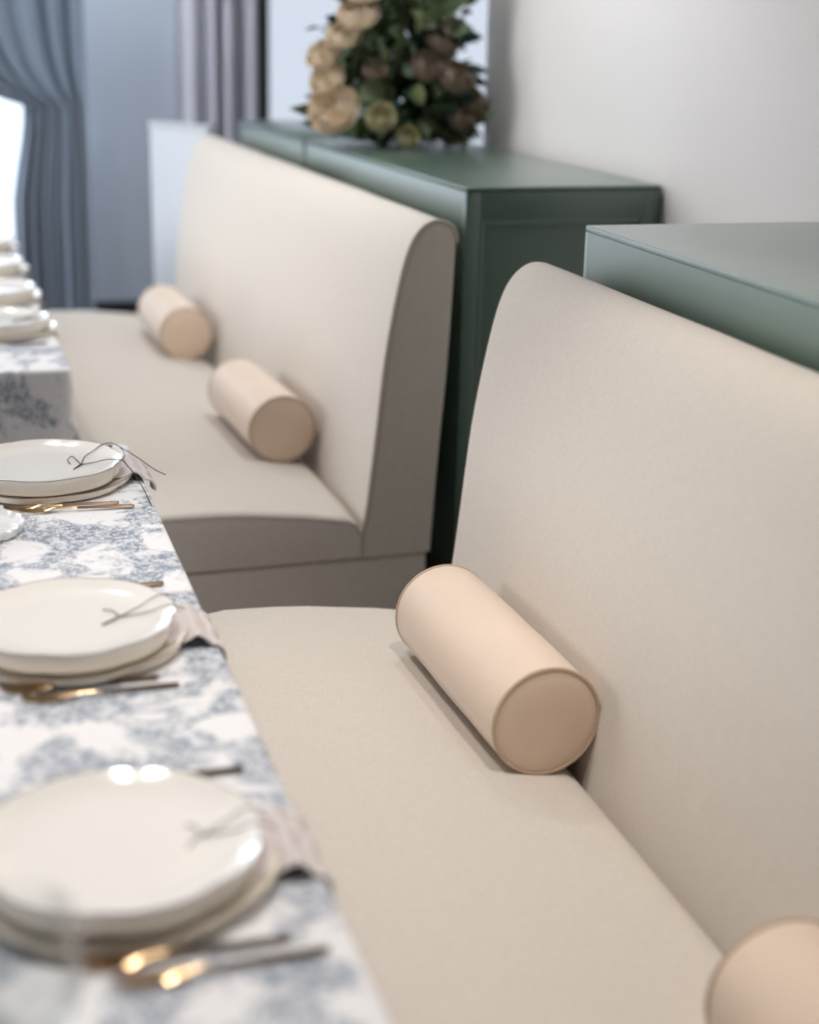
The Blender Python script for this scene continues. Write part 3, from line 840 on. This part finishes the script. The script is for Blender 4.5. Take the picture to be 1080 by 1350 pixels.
for (x, y, z, s, k) in ROSES:
    d = Vector(((x - 1.43) * 0.8, y - 4.82 - 0.12, (z - 1.40) * 0.6 + 0.22)).normalized()
    q = d.to_track_quat('Z', 'Y').to_euler()
    inst('rose', rm[k], fe, fx(x, y, z), q, s)
bmF = bmesh.new()
rndF = random.Random(5)
for k in range(420):
    a = rndF.uniform(0, 2 * PI); rr = rndF.random() ** 0.6; zz = 0.02 + 0.46 * rndF.random() ** 1.2
    x = 0.02 + math.cos(a) * rr * 0.19 * (1 - 0.3 * (zz / 0.5)); y = 0.03 + math.sin(a) * rr * 0.12
    s_ = rndF.uniform(0.05, 0.10)
    mt_ = Matrix.Translation((x, y, zz)) @ Euler((rndF.uniform(-1.5, 1.5), rndF.uniform(-1, 1), rndF.uniform(0, 6.28))).to_matrix().to_4x4()
    ps = [mt_ @ Vector(p) for p in ((0, 0, 0), (s_ * 0.5, -s_ * 0.28, 0.01), (s_, 0, -0.01), (s_ * 0.5, s_ * 0.28, 0.01))]
    if max(p.x for p in ps) + FL[0] > XW - 0.03 or min(p.z for p in ps) < 0.002: continue
    bmF.faces.new([bmF.verts.new(p) for p in ps])
for k in range(170):      # low skirt of drooping leaves hiding the bowl
    a = rndF.uniform(0, 2 * PI); w_ = rndF.uniform(0.018, 0.03)
    r0 = rndF.uniform(0.4, 0.85); r1 = r0 + rndF.uniform(0.25, 0.4)
    cxy = lambda r, off=0.0: Vector((0.02 + math.cos(a) * r * 0.21 - math.sin(a) * off, -0.01 + math.sin(a) * r * 0.16 + math.cos(a) * off, 0))
    z0 = rndF.uniform(0.03, 0.11); z1 = rndF.uniform(0.004, 0.03)
    ps = [cxy(r0) + Vector((0, 0, z0)), cxy((r0 + r1) / 2, -w_) + Vector((0, 0, (z0 + z1) / 2 + 0.012)), cxy(r1) + Vector((0, 0, z1)), cxy((r0 + r1) / 2, w_) + Vector((0, 0, (z0 + z1) / 2 + 0.012))]
    if max(p.x for p in ps) + FL[0] > XW - 0.03: continue
    bmF.faces.new([bmF.verts.new(p) for p in ps])
fo = obj('inner_foliage', bmF, 'leaf', fe, 80, False); fo['kind'] = 'stuff'
lms = [leaf_mesh('leaf', 1.0, 0.55), leaf_mesh('leaf2'), leaf_mesh('leaf3', 1.0, 0.5), leaf_mesh('leaf4', 1.0, 0.3), leaf_mesh('leaf', 1.0, 0.6)]
rnd = random.Random(21)
cnt = 0
while cnt < 270:
    a = rnd.uniform(0, 2 * PI); rr = rnd.random() ** 0.65; zz = 0.01 + 0.50 * rnd.random() ** 1.25
    wdt = 0.27 * (1.0 - 0.30 * (zz / 0.5) ** 2)
    x = FL[0] + math.cos(a) * rr * wdt; y = FL[1] + math.sin(a) * rr * 0.15; z = FL[2] + zz
    if x > 1.66 or (x > 1.54 and 0.23 < zz < 0.42) or (x < 1.27 and zz > 0.12): continue
    out = Vector((math.cos(a), math.sin(a), rnd.uniform(-0.5, 1.2))).normalized()
    q = out.to_track_quat('X', 'Z').to_euler(); q.x += rnd.uniform(-1.5, 1.5); q.z += rnd.uniform(-1.3, 1.3); q.y += rnd.uniform(-0.6, 0.6)
    if zz < 0.10: q.y = -abs(q.y) * 0.5 - 0.1
    mi = rnd.choices(range(5), (5, 2, 1.5, 1.5 if x > 1.45 else 0.2, 3))[0]
    s = rnd.uniform(0.085, 0.145)
    if x + s * 0.9 > XW - 0.02 and math.cos(a) > 0: s = max(0.03, XW - 0.03 - x)
    inst('leaf', lms[mi], fe, (x - FL[0], y - FL[1], zz), q, s); cnt += 1
def sprig(base, tip, n, s, mi):
    P = catmull([base, tuple((Vector(base) + Vector(tip)) / 2 + Vector((0.01, 0, 0.03))), tip], 6)
    obj('stem', tube(bmesh.new(), [Vector(p) - Vector(FL) for p in P], 0.0022, 5), 'leaf', fe)
    for k in range(n):
        p = P[int((0.4 + 0.6 * k / max(1, n - 1)) * (len(P) - 1))]
        inst('leaf', lms[mi], fe, Vector(p) - Vector(FL), (rnd.uniform(-1, 1), rnd.uniform(-0.8, 0.5), rnd.uniform(0, 6.28)), s)
sprig((1.30, 4.80, 1.35), (1.15, 4.78, 1.60), 6, 0.05, 2)
sprig((1.52, 4.80, 1.45), (1.63, 4.80, 1.665), 6, 0.06, 0)
sprig((1.40, 4.80, 1.50), (1.36, 4.80, 1.86), 8, 0.06, 0)
sprig((1.45, 4.80, 1.50), (1.50, 4.80, 1.84), 8, 0.07, 0)
sprig((1.40, 4.80, 1.45), (1.26, 4.82, 1.75), 6, 0.05, 2)

# ------------------------------------------------------------------ ceiling downlights
def downlight(x, y, power, label, cone=110, col=(1, 1, 1)):
    e = empty('ceiling_downlight', (x, y, ZC)); tag(e, label, 'light', 'recessed ceiling downlights')
    obj('trim_ring', lathe(bmesh.new(), [(0.038, -0.001), (0.052, -0.001), (0.052, -0.006), (0.040, -0.010), (0.038, -0.006)], 32), 'white_frame', e)
    obj('bulb', lathe(bmesh.new(), [(0.003, -0.004), (0.036, -0.003), (0.037, -0.0005)], 24, True, True), 'lamp', e)
    d = bpy.data.lights.new('downlight_beam', 'SPOT'); d.energy = power; d.color = col; d.spot_size = math.radians(cone); d.spot_blend = 0.6; d.shadow_soft_size = 0.09
    o = bpy.data.objects.new('downlight_beam', d); C.objects.link(o); o.parent = e; o.location = (0, 0, -0.03)
WARM, NEUT, COLD = (1.0, 0.95, 0.895), (1.0, 0.97, 0.955), (0.92, 0.96, 1.0)
for (x, y, pw, cone, col, lab) in ((0.72, 1.5, 64, 77, WARM, 'round ceiling downlight over the near bench'), (-0.05, 2.0, 66, 78, NEUT, 'round ceiling downlight over the near table'),
                    (1.15, 3.9, 46, 110, (0.90, 0.95, 1.0), 'round ceiling downlight over the near end of the far bench'), (0.70, 5.2, 22, 110, COLD, 'round ceiling downlight over the middle of the far bench'),
                    (0.80, 6.85, 50, 110, COLD, 'added ceiling light brightening the far wall by the curtains'),  # out-of-view light added to lift the dark far wall
                    (0.0, 4.2, 40, 110, NEUT, 'round ceiling downlight over the near end of the far table'), (-0.1, 6.0, 22, 110, COLD, 'round ceiling downlight over the far end of the far table')):
    downlight(x, y, pw, lab, cone, col)
